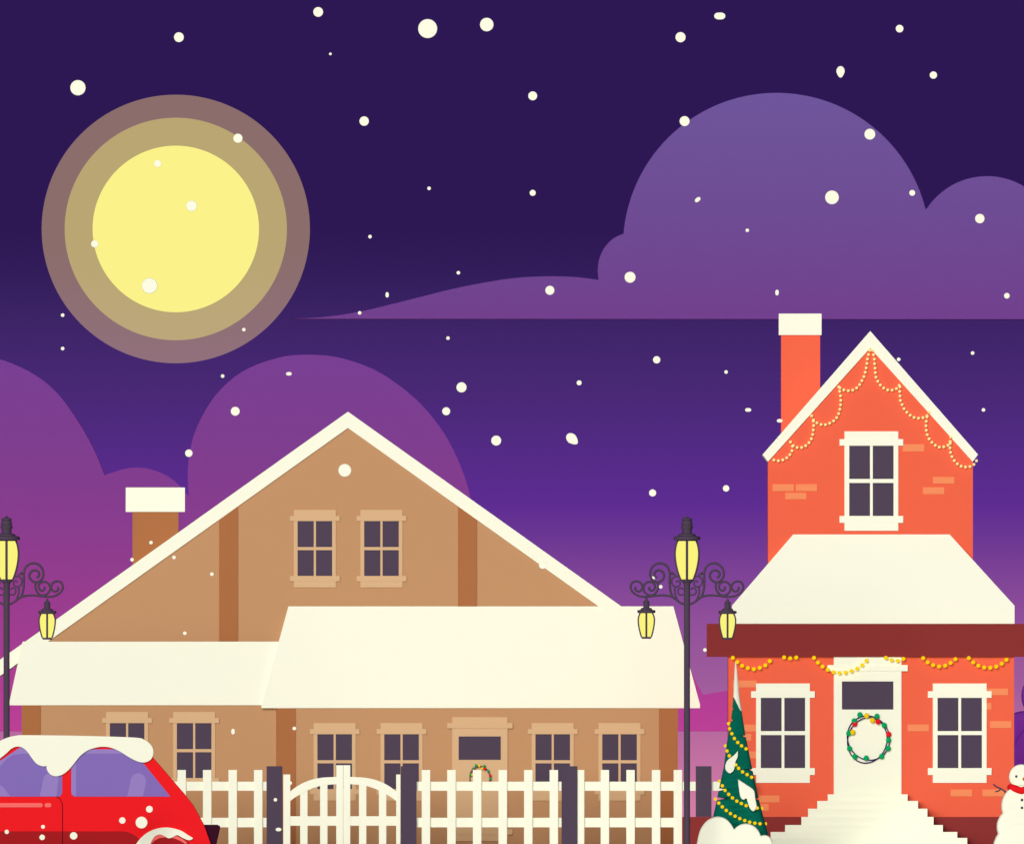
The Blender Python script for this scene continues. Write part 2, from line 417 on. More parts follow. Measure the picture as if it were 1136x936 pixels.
# ------------------------------------------------------------------ wreaths
def wz(u, v): return (850 + u / 6.69, 740 + v / 6.69)
YW = YF - .06
wr = thing('wreath', 'large twig wreath with green, red and yellow baubles on the cream door', 'wreath', P(*wz(757, 528), YW), 'door wreaths')
rg = MB()
for ph, dx, dy, rx, ry, wob in ((0, 2, -9, 157, 164, 9), (1.3, -7, 8, 143, 172, 12)):
    pts = []
    for i in range(65):
        g = 2 * pi * i / 64
        k = 1 + wob / 150 * sin(2 * g + ph * 2) * .6
        pts.append(P(*wz(757 + dx + rx * k * cos(g), 528 + dy + ry * k * sin(g)), YW - .006 * (1 + sin(g * 3 + ph))))
    rg.tube(pts, .0105, 6, cap=False)
rg.build('twig_ring', M['navy'], wr)
for cm, pts in (('wgreen', [(695, 347), (822, 358), (653, 393), (876, 425), (613, 484), (908, 534), (618, 597), (905, 596), (657, 658), (857, 655), (742, 668)]),
                ('wyellow', [(746, 355), (789, 388), (642, 477)]), ('wred', [(657, 414), (830, 399), (909, 491)])):
    for p in pts:
        c = P(*wz(*p), YW - .02)
        o = MB().ball(c, (.049, .03, .052), 16).build('bauble', M[cm], wr, smooth=True)
w2 = copy_tree(wr); w2['label'] = 'small twig wreath with coloured baubles on the tan door behind the fence'
w2.location = P(532.6, 862.3, YR - .06); w2.scale = (.5, .6, .53)

# ------------------------------------------------------------------ picket fence, posts, gate
YFn = 57.0
G54 = HZ + EYE / S(YFn)
def fence_post(cx, label, foot=None):
    m = MB().pbox(cx - 8.75, cx + 8.75, 848.8, foot or G54, YFn - .03, .2)
    o = m.build('fence_post', M['post'], loc=(PX(cx, YFn), YFn + .07, PZ(foot, YFn) if foot else 0))
    tag(o, label, 'fence post', 'dark posts of the picket fence')
fence_post(304.5, 'dark fence post on the left side of the arched garden gate')
fence_post(453.3, 'dark fence post on the right side of the arched garden gate')
fence_post(631.8, 'dark fence post in front of the window right of the tan door')
fence_post(780.6, 'dark fence post between the street lamp and the fir tree', 904.9)
def fence_panel(x0, x1, pk, label, xlow=None, foot=None):
    root = thing('picket_fence', label, 'fence', (PX((x0 + x1) / 2, YFn), YFn + .06, PZ(foot, YFn) if foot else 0), 'picket fence panels')
    for a, b2 in ((866, 876), (906, 916.5), (955, 963)):
        if a > 870 and xlow is not None and xlow <= x0: continue
        MB().pbox(x0, xlow if (xlow and a > 870) else x1, a, b2, YFn + .05, .05).build('rail', M['whitewood'], root)
    for c in pk:
        MB().pbox(c - 4.65, c + 4.65, 853, foot or G54, YFn, .048).build('picket', M['whitewood'], root)
fence_panel(-60, 295.6, [286.4 - 28.3 * i for i in range(13)], 'cream picket fence panel between the red car and the gate')
fence_panel(462.2, 622.9, [472.5, 500.8, 529.3, 557.7, 586, 614.4], 'cream picket fence panel in front of the tan door')
fence_panel(640.7, 771.7, [643.5, 671, 699.5, 727.8, 752], 'cream picket fence panel ending at the street lamp', 756.5)
fence_panel(789.5, 836, [824], 'short piece of cream fence running behind the fir tree', 0, 904.9)
def gz(u, v): return (260 + u / 4, 740 + v / 4)
def gate_leaf(flip, label):
    def X(u): return u if not flip else 966 - u
    mid = sum((X(217), X(483))) / 2
    root = thing('garden_gate', label, 'gate', (PX(260 + mid / 4, YFn), YFn + .05, 0), 'two leaves of the garden gate')
    def bar(n, u0, u1, v0, v1, Y, d):
        a, b2 = sorted((X(u0), X(u1)))
        MB().pbox(260 + a / 4, 260 + b2 / 4, 740 + v0 / 4, 740 + v1 / 4, Y, d).build(n, M['whitewood'], root)
    gb = (966 - 740) * 4
    bar('stile', 217 if not flip else 229.5, 248, 472, gb, YFn, .07); bar('stile', 452, 482.4, 431, gb, YFn, .07)
    bar('rail', 247, 453, 657, 699, YFn + .02, .04)
    for u in (292, 380.5): bar('picket', u, u + 32.5, 505 if u > 300 else 537, gb, YFn + .025, .03)
    top = spline([(246, 549), (270, 530), (300, 512), (340, 496), (390, 486), (453, 482.5)], 5)
    bot = spline([(246, 591), (270, 573), (300, 556), (340, 536), (390, 521), (453, 515)], 5)
    pl = [gz(X(p[0]), p[1]) for p in top] + [gz(X(p[0]), p[1]) for p in reversed(bot)]
    MB().pprism(pl, YFn + .012, .056).build('arch', M['whitewood'], root)
gate_leaf(False, 'left leaf of the cream arched garden gate')
gate_leaf(True, 'right leaf of the cream arched garden gate')

# ------------------------------------------------------------------ street lamps
YS = 50.0
def lz(u, v): return (680 + u / 5.506, 550 + v / 5.506)
us = S(YS) / 5.506                        # one drawing unit in metres
lamp = thing('street_lamp', 'ornate dark street lamp with three yellow lanterns between the two houses', 'street lamp', (PX(762.1, YS), YS, 0), 'three lantern street lamps')
lx = PX(762.1, YS)
def LZ(v): return PZ(550 + v / 5.506, YS)
pm = MB().lathe([(.16, 0), (.16, .1), (.11, .16), (.11, .55), (.07, .62), (19 * us, .75), (18.5 * us, LZ(640)), (20 * us, LZ(600)), (19 * us, LZ(540)), (27 * us, LZ(520)), (27 * us, LZ(508))], lx, YS, 20)
pm.build('pole', M['iron'], lamp, smooth=True)
def lantern(name, cx, caps, prof, plate, vrib, rr):
    """caps = [(half width, v)...] roof turning; prof = [(half width, v)...] glass; all in drawing units"""
    x = PX(680 + cx / 5.506, YS)
    o = MB().lathe([(h * us, LZ(v)) for h, v in caps], x, YS, 20).build(name, M['iron'], lamp, smooth=True)
    pr = [tuple(p) for p in spline(prof, 5)]
    MB().lathe([(h * us, LZ(v)) for h, v in pr], x, YS, 24).build('glass', M['lampglass'], o, smooth=True)
    fr = MB()
    for k in range(4):
        g = pi / 2 * k
        fr.tube([(x + (h + .4 * rr) * us * cos(g), YS + (h + .4 * rr) * us * sin(g), LZ(v)) for h, v in pr], rr * us, 6)
    fr.lathe([(h * us, LZ(v)) for h, v in plate], x, YS, 20)
    fr.build('frame', M['iron'], o)
lantern('lantern', 452, [(2, 117), (8, 121), (9, 128), (30, 134), (33, 142), (27, 150), (33, 158), (34, 168), (30, 174), (37, 180), (36, 192), (30, 200), (30, 224), (52, 230), (54, 240), (78, 244), (82, 252), (80, 265), (60, 268), (58, 272)],
        [(52, 271), (62, 300), (68, 345), (64, 400), (52, 455), (36, 500), (28, 513)], [(34, 505), (34, 522), (20, 524)], 0, 7.5)
def hung(cx, dv):
    caps = [(2, 620), (8, 624), (8, 634), (17, 638), (20, 646), (16, 652), (21, 660), (18, 668), (19, 678), (34, 683), (36, 692), (55, 695), (56, 704), (54, 710), (40, 713)]
    prof = [(34, 712), (43, 735), (45.5, 760), (41, 800), (31, 842), (25, 859)]
    lantern('hanging_lantern', cx, [(h, v + dv) for h, v in caps], [(h, v + dv) for h, v in prof], [(28, 857 + dv), (29, 868 + dv), (26, 869 + dv)], 0, 6)
hung(700, 4); hung(204, -1)
ARM = [([(468, 657), (490, 650), (515, 632), (545, 612), (590, 603), (640, 605), (700, 612), (745, 607), (780, 586), (796, 556), (786, 526), (760, 517), (735, 527), (724, 553), (735, 575), (753, 579), (768, 566), (765, 551)], 6.5),
       ([(540, 612), (553, 575), (558, 520), (557, 470), (570, 430), (600, 409), (638, 411), (668, 437), (677, 478), (661, 511), (630, 523), (602, 509), (591, 481), (604, 457), (632, 450), (651, 468), (647, 488), (634, 494)], 7),
       ([(634, 522), (627, 545), (634, 575), (658, 600), (690, 600), (714, 578), (716, 548), (698, 524), (668, 522), (648, 541), (652, 565), (670, 575), (684, 563), (680, 550)], 6.5),
       ([(478, 655), (505, 638), (522, 605), (527, 570), (520, 548)], 5.5),
       ([(485, 505), (500, 490), (525, 488), (544, 506), (542, 535), (522, 551), (500, 545), (494, 526), (506, 514), (519, 523)], 5),
       ([(474, 600), (495, 600), (508, 583), (503, 563), (486, 558), (476, 568)], 5),
       ([(520, 490), (528, 476), (541, 469)], 5)]
for sgn in (1, -1):
    m = MB()
    for j, (ln, r) in enumerate(ARM):
        pts = []
        for p in spline(ln, 6):
            q = lz(452 + (p[0] - 452) * sgn, p[1])
            pts.append((PX(q[0], YS), YS + (j - 3) * .001, PZ(q[1], YS)))
        m.tube(pts, r * us, 8)
    q = lz(452 + (541 - 452) * sgn, 469)
    m.ball((PX(q[0], YS), YS, PZ(q[1], YS)), 10 * us, 12)
    m.build('scroll_bracket', M['iron'], lamp, smooth=True)
l2 = copy_tree(lamp); l2.location = (PX(7.3, YS), YS, 0)
l2['label'] = 'ornate dark street lamp with yellow lanterns standing behind the red car'

# ------------------------------------------------------------------ fir tree, its lights, the drift
YT = 52.0
fir = thing('fir_tree', 'slim dark green fir tree with snow patches beside the orange house', 'tree', (PX(818, YT), YT, 0))
def interp(tab, v):
    for (a, x0), (b2, x1) in zip(tab, tab[1:]):
        if v <= b2: return x0 + (x1 - x0) * (v - a) / (b2 - a)
    return tab[-1][1]
LP = [(20, 207), (190, 199), (246, 193.5), (251, 207), (257, 193), (302, 187), (307, 209), (315, 185), (325, 181), (437, 163), (540, 150), (651, 126), (656, 156), (664, 123), (696, 117), (702, 156), (712, 114), (740, 108), (790, 96), (900, 72), (960, 60)]
LP = sorted(LP)
RP = [(20, 211), (195, 228), (270, 241), (384, 259), (387, 240), (394, 261), (553, 293), (557, 276), (564, 295), (699, 325), (703, 309), (710, 327), (890, 375), (960, 392)]
rings = []; v = 20.0
N = 56
vs = []; hs = []
vlist = sorted(set([20 + i * 10 for i in range(0, 95)] + [a for a, _ in LP] + [a for a, _ in RP]))
for v in vlist:
    xl = interp(LP, v); xr = interp(RP, v); mid0 = 209 + (v - 20) * .013
    for k in range(N):
        g = 2 * pi * k / N
        c = cos(g)
        rl, rr_ = mid0 - xl, xr - mid0
        r = rr_ if c >= 0 else rl
        # the side halves share the drawn outline, front and back a mean branch spread with a little raggedness
        mean = (209 + (v - 20) * .013 - (209 - (v - 20) * .155)) 
        rag = 1 + .05 * sin(v * .21 + 3 * k) * (1 - abs(c))
        ww = abs(c) ** 1.5
        rad = (r * ww + max(2, .16 * (v - 20) + 2) * (1 - ww)) * rag
        q = zt(mid0 + rad * c, v)
        sc = S(YT) / 4.54
        vs.append((PX(q[0], YT), YT + rad * math.copysign(abs(sin(g)) ** .4, sin(g)) * sc * .85, PZ(q[1], YT)))
n = len(vlist)
fs = [(i * N + k, i * N + (k + 1) % N, (i + 1) * N + (k + 1) % N, (i + 1) * N + k) for i in range(n - 1) for k in range(N)]
fs += [tuple(range(N)), tuple(range(n * N - 1, (n - 1) * N - 1, -1))]
MB().add(vs, fs).build('crown', M['fir'], fir)
MB().lathe([(.12, 0), (.09, PZ(930, YT))], PX(818, YT), YT, 12).build('trunk', M['bark'], fir)
def front_y(v, x=None):
    """distance of the fir's front surface at drawing row v, drawing column x"""
    mid = 209 + (v - 20) * .013
    side = interp(RP, v) - mid if (x or mid) >= mid else mid - interp(LP, v)
    off = abs((x if x is not None else mid) - mid)
    best = None
    for i in range(91):
        g = radians(i); ww = cos(g) ** 1.5
        rad = side * ww + max(2, .16 * (v - 20) + 2) * (1 - ww)
        d = abs(rad * cos(g) - off)
        if best is None or d < best[0]: best = (d, rad * sin(g) ** .4)
    return YT - best[1] * S(YT) / 4.54 * .85 * 1.07
def snow_patch(outline, name):
    sp = [tuple(p) for p in spline(outline + [outline[0]], 6)][:-1]
    cx = sum(p[0] for p in sp) / len(sp); cy = sum(p[1] for p in sp) / len(sp)
    m = MB(); vs = []
    n = len(sp)
    for f_, dy in ((1.0, None), (1.0, -.025), (.95, -.04), (0.5, -.045)):
        for p in sp:
            u = cx + (p[0] - cx) * f_; w_ = cy + (p[1] - cy) * f_
            q = zt(u, w_); vs.append((PX(q[0], YT), front_y(p[1], p[0]) + .06 if dy is None else front_y(w_) + dy, PZ(q[1], YT)))
    fs = [(i * n + k, i * n + (k + 1) % n, (i + 1) * n + (k + 1) % n, (i + 1) * n + k) for i in range(3) for k in range(n)]
    fs += [tuple(range(n)), tuple(range(4 * n - 1, 3 * n - 1, -1))]
    m.add(vs, fs).build(name, M['snow'], fir)
snow_patch([(221, 462), (220, 490), (208, 520), (200, 560), (180, 576), (160, 560), (157, 535), (170, 508), (200, 485)], 'snow_patch')
snow_patch([(221, 605), (262, 632), (300, 660), (308, 700), (315, 745), (300, 766), (282, 754), (270, 720), (263, 702), (246, 708), (232, 690), (224, 640)], 'snow_patch')
# snowy tip: a cone just outside the crown's top
tip = MB(); vs = []; hs = [16, 60, 110, 150, 185, 200, 235, 262]
for i, v in enumerate(hs):
    for k in range(24):
        g = 2 * pi * k / 24; c = cos(g)
        vv = v if v < 190 else 190 + (v - 190) * max(0.05, min(1, .30 + 1.1 * c))
        mid0 = 209 + (vv - 20) * .013
        rr_ = (interp(RP, max(20, vv)) - mid0 if c >= 0 else mid0 - interp(LP, min(246, max(20, vv))))
        r0 = max(.5, .16 * (vv - 20) * .9)
        ww = abs(c) ** 1.5
        rad = rr_ * ww + r0 * (1 - ww) + (1.8 if v > 30 else .2)
        q = zt(mid0 + rad * c, vv)
        vs.append((PX(q[0], YT), YT + (rad * 1.12 + 1.5) * math.copysign(abs(sin(g)) ** .35, sin(g)) * S(YT) / 4.54, PZ(q[1], YT)))
fs = [(i * 24 + k, i * 24 + (k + 1) % 24, (i + 1) * 24 + (k + 1) % 24, (i + 1) * 24 + k) for i in range(len(hs) - 1) for k in range(24)]
fs += [tuple(range(24)), tuple(range(len(hs) * 24 - 1, (len(hs) - 1) * 24 - 1, -1))]
tip.add(vs, fs).build('snow_tip', M['snow'], fir)
TG = [([(174, 325), (179, 351), (190, 376), (203, 400), (220, 420), (239, 437), (262, 452)], 'topmost short string of golden beads across the fir tree'),
      ([(158, 437), (166, 463), (177, 487), (210, 533), (224, 550), (244, 568), (267, 582), (290, 595)], 'second string of golden beads, passing behind a snow patch on the fir'),
      ([(128, 615), (142, 638), (156, 661), (174, 681), (193, 699), (215, 715), (238, 727), (262, 738), (318, 750), (340, 752)], 'third string of golden beads, under the larger snow patch on the fir'),
      ([(107, 705), (124, 725), (142, 744), (162, 762), (183, 778), (206, 791), (230, 803), (255, 813), (280, 821), (306, 826), (332, 829), (359, 829)], 'lowest and longest string of golden beads across the fir tree')]
bead = None
for ln, lab in TG:
    q = zt(*ln[0])
    root = thing('string_lights', lab, 'string lights', P(q[0], q[1], YT), 'strings of golden beads on the fir')
    def pos(p):
        q = zt(p[0], p[1]); return Vector((PX(q[0], YT), front_y(p[1], p[0]) - .012, PZ(q[1], YT)))
    sp = spline(ln, 6)
    for p in ln:
        if bead is None: bead = MB().ball((0, 0, 0), .031, 12).build('bulb', M['bulb'], None, smooth=True); o = bead
        else: o = bpy.data.objects.new('bulb', bead.data); col.objects.link(o)
        o.parent = root; o.location = pos(p) - root.location
    MB().tube([pos(p) for p in sp], .0025, 5).build('wire', M['wire'], root)
out = [tuple(p) for p in spline([(8, 1150), (10, 1000), (14, 930), (30, 862), (58, 820), (90, 799), (124, 793), (160, 804), (186, 830), (201, 857)], 5)]
out += [tuple(p) for p in spline([(202, 856), (228, 836), (262, 828), (298, 838), (324, 862), (337, 890)], 5)]
out += [tuple(p) for p in spline([(338, 889), (356, 886), (374, 891), (388, 905), (396, 950), (400, 1150)], 5)]
m = MB(); vs = []; n = len(out); YD = 51.2
for f_, dy in ((.55, .62), (.8, .55), (.95, .35), (1.0, .1), (1.0, -.1), (.985, -.14), (.5, -.16)):
    for p in out:
        q = zt(205 + (p[0] - 205) * f_, 1150 + (p[1] - 1150) * f_)
        vs.append((PX(q[0], YD), YD + dy, PZ(q[1], YD)))
fs = [(i * n + k, i * n + (k + 1) % n, (i + 1) * n + (k + 1) % n, (i + 1) * n + k) for i in range(6) for k in range(n)]
fs += [tuple(range(n)), tuple(range(7 * n - 1, 6 * n - 1, -1))]
tag(m.add(vs, fs).build('snow_heap', M['snow'], loc=(PX(815, YD), YD, 0)), 'rounded heap of snow at the foot of the fir tree', 'snow heap')

# ------------------------------------------------------------------ snowman
YN = 51.5
sm = thing('snowman', 'snowman with red scarf and twig arms at the right edge by the orange house', 'snowman', (PX(1134, YN), YN, 0))
k = S(YN)
def NB(px, py): return P(px, py, YN)
m = MB()
m.ball(NB(1134, 943), (33 * k, 29 * k, 34 * k), 40, plump=.2); m.ball(NB(1134, 916), (28.5 * k, 28 * k, 24 * k), 40, plump=.2); m.ball(NB(1134, 893), (23.3 * k, 27 * k, 24 * k), 40, plump=.2)
m.ball(NB(1133, 860.7), (13.7 * k, 17 * k, 14 * k), 40, plump=.2)
m.build('body', M['snow'], sm, smooth=True)
pts = []
for i in range(33):
    g = 2 * pi * i / 32
    c = NB(1133, 872.5); pts.append((c[0] + 11.6 * k * cos(g), c[1] + 25.5 * k * math.copysign(abs(sin(g)) ** .2, sin(g)), c[2] - 3.8 * k * (1 - abs(cos(g)))))
m = MB().tube(pts, 4.2 * k, 10, cap=False)
m.build('scarf', M['scarf'], sm, smooth=True)
for dx in (-5.6, 5.6):
    c = NB(1133 + dx, 860.2); MB().ball((c[0], c[1] - 16.6 * k, c[2]), 1.5 * k, 12).build('eye', M['iron'], sm, smooth=True)
c = NB(1136, 863)
MB().lathe([(2.0 * k, c[1] - 16.3 * k), (1.9 * k, c[1] - 18 * k), (1.0 * k, c[1] - 23 * k), (.2 * k, c[1] - 26 * k)], c[0], c[2], 12, axis='y').build('nose', M['carrot'], sm, smooth=True)
for py in (886.3, 895):
    c = NB(1133.6, py); MB().ball((c[0], c[1] - 26.8 * k, c[2]), 1.6 * k, 12).build('button', M['iron'], sm, smooth=True)
def sz(u, v): return (1036 + u / 3.97, 700 + v / 3.97)
for sg in (1, -1):
    m = MB()
    for ln, r in (([(261, 670), (277, 682), (297, 691), (318, 707), (345, 738)], 3.6), ([(270, 703), (283, 700), (297, 691)], 3.0)):
        pts = []
        for p in spline(ln, 4):
            q = sz(*p); x = 1134 + (q[0] - 1134) * sg
            pts.append((PX(x, YN), YN - 9 * k, PZ(q[1], YN)))
        m.tube(pts, r / 3.97 * k, 8)
    m.build('twig_arm', M['iron'], sm)

# ------------------------------------------------------------------ violet bush behind the orange house
YB = 76.0
bu = thing('bush', 'round violet bush behind the right side of the orange house', 'bush', (PX(1160, YB), YB + 1.5, 0))
m = MB(); kb = S(YB)
for cx, cy, r in ((1142, 845, 58), (1180, 850, 62), (1162, 905, 66), (1162, 771, 28.5), (1186, 780, 34), (1115, 900, 40), (1215, 905, 44)):
    c = P(cx, cy, YB); m.ball((c[0], YB + 1.5 + random.uniform(-.3, .3), c[2]), r * kb, 36, plump=.5)
m.build('leaves', M['bush'], bu, smooth=True)
MB().tube([(PX(1160, YB), YB + 1.5, 0), (PX(1161, YB), YB + 1.5, .7), (PX(1163, YB), YB + 1.5, 1.6)], [.16, .13, .08], 10).build('stem', M['bark'], bu)

# ------------------------------------------------------------------ red car
YA = 39.5; WD = 1.66
car = thing('parked_car', 'red fastback car with thick snow on its roof parked at the left edge', 'car', (PX(35, YA), YA + WD / 2, 0))
def cz(u, v): return (u / 4, 740 + v / 4)
def arch(cx, cy, r, n=14): return [(cx + r * cos(pi * i / n), cy - r * sin(pi * i / n)) for i in range(n + 1)]
prof = [(34, 823.5), (150, 824), (161, 828), (169.5, 839), (186, 858), (204.5, 879.4), (214.4, 892), (226.3, 913.8), (234.2, 936), (238, 952), (236, 968), (212, 970)]
prof += arch(183, 961, 25)
prof += [(156, 971), (-78, 971)] + arch(-106, 961, 25) + [(-134, 970), (-166, 968), (-173, 950), (-171, 918), (-160, 902), (-110, 889), (-56, 878), (8, 832), (20, 825)]
body = MB().pprism(prof, YA, WD).build('body', M['car'], car, bevel=.01)
# closed floor pan and wheel wells inside the arches
MB().box(PX(-165, YA), PX(230, YA), YA + .22, YA + WD - .22, .2, PZ(925, YA)).build('floor_pan', M['bumper'], car)
lowp = [tuple(p) for p in spline([(137, 921), (143, 922.3), (149, 925.2), (155, 930)], 5)]
for side, (ya, d) in enumerate(((YA - .006, .005), (YA + WD + .001, .005))):
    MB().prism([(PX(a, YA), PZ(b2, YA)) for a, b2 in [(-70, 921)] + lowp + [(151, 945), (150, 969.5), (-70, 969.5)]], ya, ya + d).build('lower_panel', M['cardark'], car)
    rw = [(79, 830), (146, 830), (157, 843), (189, 882.5), (83, 882.5), (80, 881), (79, 878)]
    g = MB().prism([(PX(a, YA), PZ(b2, YA)) for a, b2 in rw], ya, ya + d).build('side_window', M['carglass'], car)
    fw = [(23, 827.5), (69, 827.5), (69, 878.5), (67.5, 881.3), (65, 882.5), (-50, 882.5), (-50, 876)]
    g2 = MB().prism([(PX(a, YA), PZ(b2, YA)) for a, b2 in fw], ya, ya + d).build('side_window', M['carglass'], car)
    yo = ya - .004 if side == 0 else ya + d
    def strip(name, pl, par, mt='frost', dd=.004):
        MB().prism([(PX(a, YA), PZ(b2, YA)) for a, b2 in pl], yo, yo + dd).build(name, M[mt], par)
    strip('frost', [(79.3, 830.3), (145.7, 830.3), (149.5, 835), (84.5, 835), (84.5, 882.2), (83, 882.2), (80.3, 880.5), (79.3, 878)], g)  # reflection band along top and edge, drawn as a raised shape
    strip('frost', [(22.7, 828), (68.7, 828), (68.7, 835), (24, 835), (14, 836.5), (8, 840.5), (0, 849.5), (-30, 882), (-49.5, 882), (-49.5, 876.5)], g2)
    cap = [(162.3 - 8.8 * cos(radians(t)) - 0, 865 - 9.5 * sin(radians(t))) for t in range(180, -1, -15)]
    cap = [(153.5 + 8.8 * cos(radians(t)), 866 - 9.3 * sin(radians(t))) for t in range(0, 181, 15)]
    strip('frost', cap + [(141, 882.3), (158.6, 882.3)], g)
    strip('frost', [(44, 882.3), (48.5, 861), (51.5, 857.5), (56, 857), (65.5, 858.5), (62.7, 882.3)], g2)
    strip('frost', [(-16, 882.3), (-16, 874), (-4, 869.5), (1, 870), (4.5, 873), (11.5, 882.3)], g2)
    # door seam, lower sill, salmon strips painted as the body sheen
    yy = ya - .001 if side == 0 else ya + d
    s1 = spline([(62.5, 882.8), (66, 884.5), (68.3, 889), (69.3, 896), (69.3, 945), (69.3, 968)], 5)
    MB().tube([(PX(p[0], YA), yy + (.0 if side == 0 else 0), PZ(p[1], YA)) for p in s1], .0065, 6).build('door_seam', M['bumper'], car)
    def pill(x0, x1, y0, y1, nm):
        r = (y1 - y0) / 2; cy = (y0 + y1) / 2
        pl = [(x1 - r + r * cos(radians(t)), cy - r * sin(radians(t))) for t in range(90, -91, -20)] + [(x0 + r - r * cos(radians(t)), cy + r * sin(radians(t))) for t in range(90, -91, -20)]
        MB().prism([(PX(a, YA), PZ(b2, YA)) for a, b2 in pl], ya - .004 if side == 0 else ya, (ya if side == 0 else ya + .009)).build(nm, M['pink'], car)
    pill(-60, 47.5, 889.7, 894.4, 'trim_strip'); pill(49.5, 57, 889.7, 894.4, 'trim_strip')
    # flared rear arch: dark inner lip, salmon line, snow
    so = -1 if side == 0 else 1
    yb = YA if side == 0 else YA + WD
    def slab(name, pl, mt, dd, par=car):
        y0, y1 = sorted((yb + so * .001, yb + so * dd))
        MB().prism([(PX(a, YA), PZ(b2, YA)) for a, b2 in pl], y0, y1).build(name, M[mt], par)
    fl = slab('arch_flare', [(183 + 37 * cos(radians(t)), 959 - 37 * sin(radians(t))) for t in range(0, 181, 8)] + [(183 - 24.9 * cos(radians(t)), 961 - 24.9 * sin(radians(t))) for t in range(0, 181, 8)], 'cardark', .02)
    slab('arch_trim', [(165, 933.5), (169, 928), (176, 924.4), (186, 923.6), (196, 926), (204, 930.5), (208, 934), (205.5, 935), (200, 931.5), (194, 929), (186, 927.5), (177, 928.4), (171, 931.5), (167, 936)], 'pink', .027)
    sn = [tuple(p) for p in spline([(144, 950), (150.4, 936), (160, 925), (172, 918.6), (186, 916.8), (200, 920), (209, 925.5), (214, 928.8), (209.5, 930.8), (203, 928.5), (196.5, 925.2), (191, 927.8), (186.5, 928.6), (181, 925.6), (176.5, 924.6), (171, 927.5), (166.5, 936), (163, 950)], 4)]
    slab('arch_snow', sn, 'snow', .05)
MB().prism([(PX(a, YA), PZ(b2, YA)) for a, b2 in [(226.3, 913.6), (241, 913.6), (243.6, 915), (244.1, 917), (239.5, 937), (237, 952), (232, 952)]], YA + .1, YA + WD - .1).build('rear_bumper', M['bumper'], car)
MB().prism([(PX(a, YA), PZ(b2, YA)) for a, b2 in [(-172, 940), (-181, 940), (-183, 945), (-181, 956), (-172, 958)]], YA + .1, YA + WD - .1).build('front_bumper', M['bumper'], car)
# windscreen lies on the raked front
ws = []
for yv, ins in ((YA + .14, 0), (YA + WD - .14, 0)):
    for a, b2 in ((-50, 873.5), (4, 834.8), (3, 833.2), (-51, 871.9)): ws.append((PX(a, YA), yv, PZ(b2, YA)))
MB().add(ws, [(0, 1, 2, 3), (7, 6, 5, 4), (0, 4, 5, 1), (1, 5, 6, 2), (2, 6, 7, 3), (3, 7, 4, 0)]).build('windscreen', M['carglass'], car)
for yv in (YA + .3, YA + WD - .3):
    c = (PX(-171.5, YA), yv, PZ(926, YA)); MB().ball(c, (.05, .11, .1), 20).build('headlight', M['metal'], car, smooth=True)
RWH = PZ(962, YA) 
for cx in (183, -106):
    for yv, d in ((YA + .02, .2), (YA + WD - .22, .2)):
        x = PX(cx, YA)
        ty = MB().lathe([(.17, yv), (.27, yv + .001), (RWH - .02, yv + .02), (RWH, yv + .06), (RWH, yv + d - .06), (RWH - .02, yv + d - .02), (.27, yv + d), (.17, yv + d)], x, RWH + .004, 32, axis='y').build('wheel', M['rubber'], car, smooth=True)
        MB().lathe([(.05, yv - .012), (.12, yv - .006), (.18, yv - .004), (.19, yv + .01), (.19, yv + d - .01), (.18, yv + d + .004), (.12, yv + d + .006), (.05, yv + d + .012)], x, RWH + .004, 24, axis='y').build('rim', M['metal'], ty, smooth=True)
sn = [(-24, 846), (-16, 836), (-6, 825), (6, 818), (18, 815), (30, 814.4), (90, 815.2), (148, 817), (160, 819.6), (168, 826), (170.2, 833.5), (168, 840.5), (163, 844), (157, 844.6), (150, 842.5), (141, 837.6), (133, 832.5), (124, 828.6), (115, 827.2), (106, 828.3), (97, 831.5), (89, 837.5), (82, 846), (76, 853), (69, 858.2), (62, 860), (56, 858), (52.2, 853), (51.6, 848.4)]
sn2 = [(51.6, 848.4), (47.5, 848.9), (41, 846.4), (35.5, 840), (30.5, 833), (25.5, 828.6), (19.5, 827), (13, 829.2), (6, 835.5), (-1, 841), (-10, 848), (-18, 851), (-24, 846)]
pl = [tuple(p) for p in spline(sn, 4)] + [tuple(p) for p in spline(sn2, 4)][1:-1]
MB().pprism(pl, YA - .05, WD + .1).build('roof_snow', M['snow'], car)

# ------------------------------------------------------------------ falling snowflakes
def flake_mesh(kind):
    m = MB()
    if kind == 'round':
        out = [(cos(2 * pi * i / 28), sin(2 * pi * i / 28)) for i in range(28)]
    elif kind == 'oval':
        out = [(1.0 * math.copysign(abs(cos(g)) ** .75, cos(g)), .62 * sin(g)) for g in [2 * pi * i / 28 for i in range(28)]]
    elif kind == 'pear':
        out = []
        for i in range(28):
            g = 2 * pi * i / 28
            out.append((cos(g) * (.78 if sin(g) > 0 else .78 - .22 * abs(sin(g))), sin(g) if sin(g) > 0 else 1.15 * sin(g)))
    vs = []; n = len(out)
    for f_, y in ((.96, -.26), (.99, -.22), (1, 0), (.99, .22), (.96, .26)):
        vs += [(a * f_, y, b2 * f_) for a, b2 in out]
    fs = [(i * n + k, i * n + (k + 1) % n, (i + 1) * n + (k + 1) % n, (i + 1) * n + k) for i in range(4) for k in range(n)]
    fs += [tuple(range(n)), tuple(range(5 * n - 1, 4 * n - 1, -1))]
    m.add(vs, fs)
    o = m.build('snowflake', M['snow']); me = o.data; bpy.data.objects.remove(o); return me
FM = {q: flake_mesh(q) for q in ('round', 'oval', 'pear')}
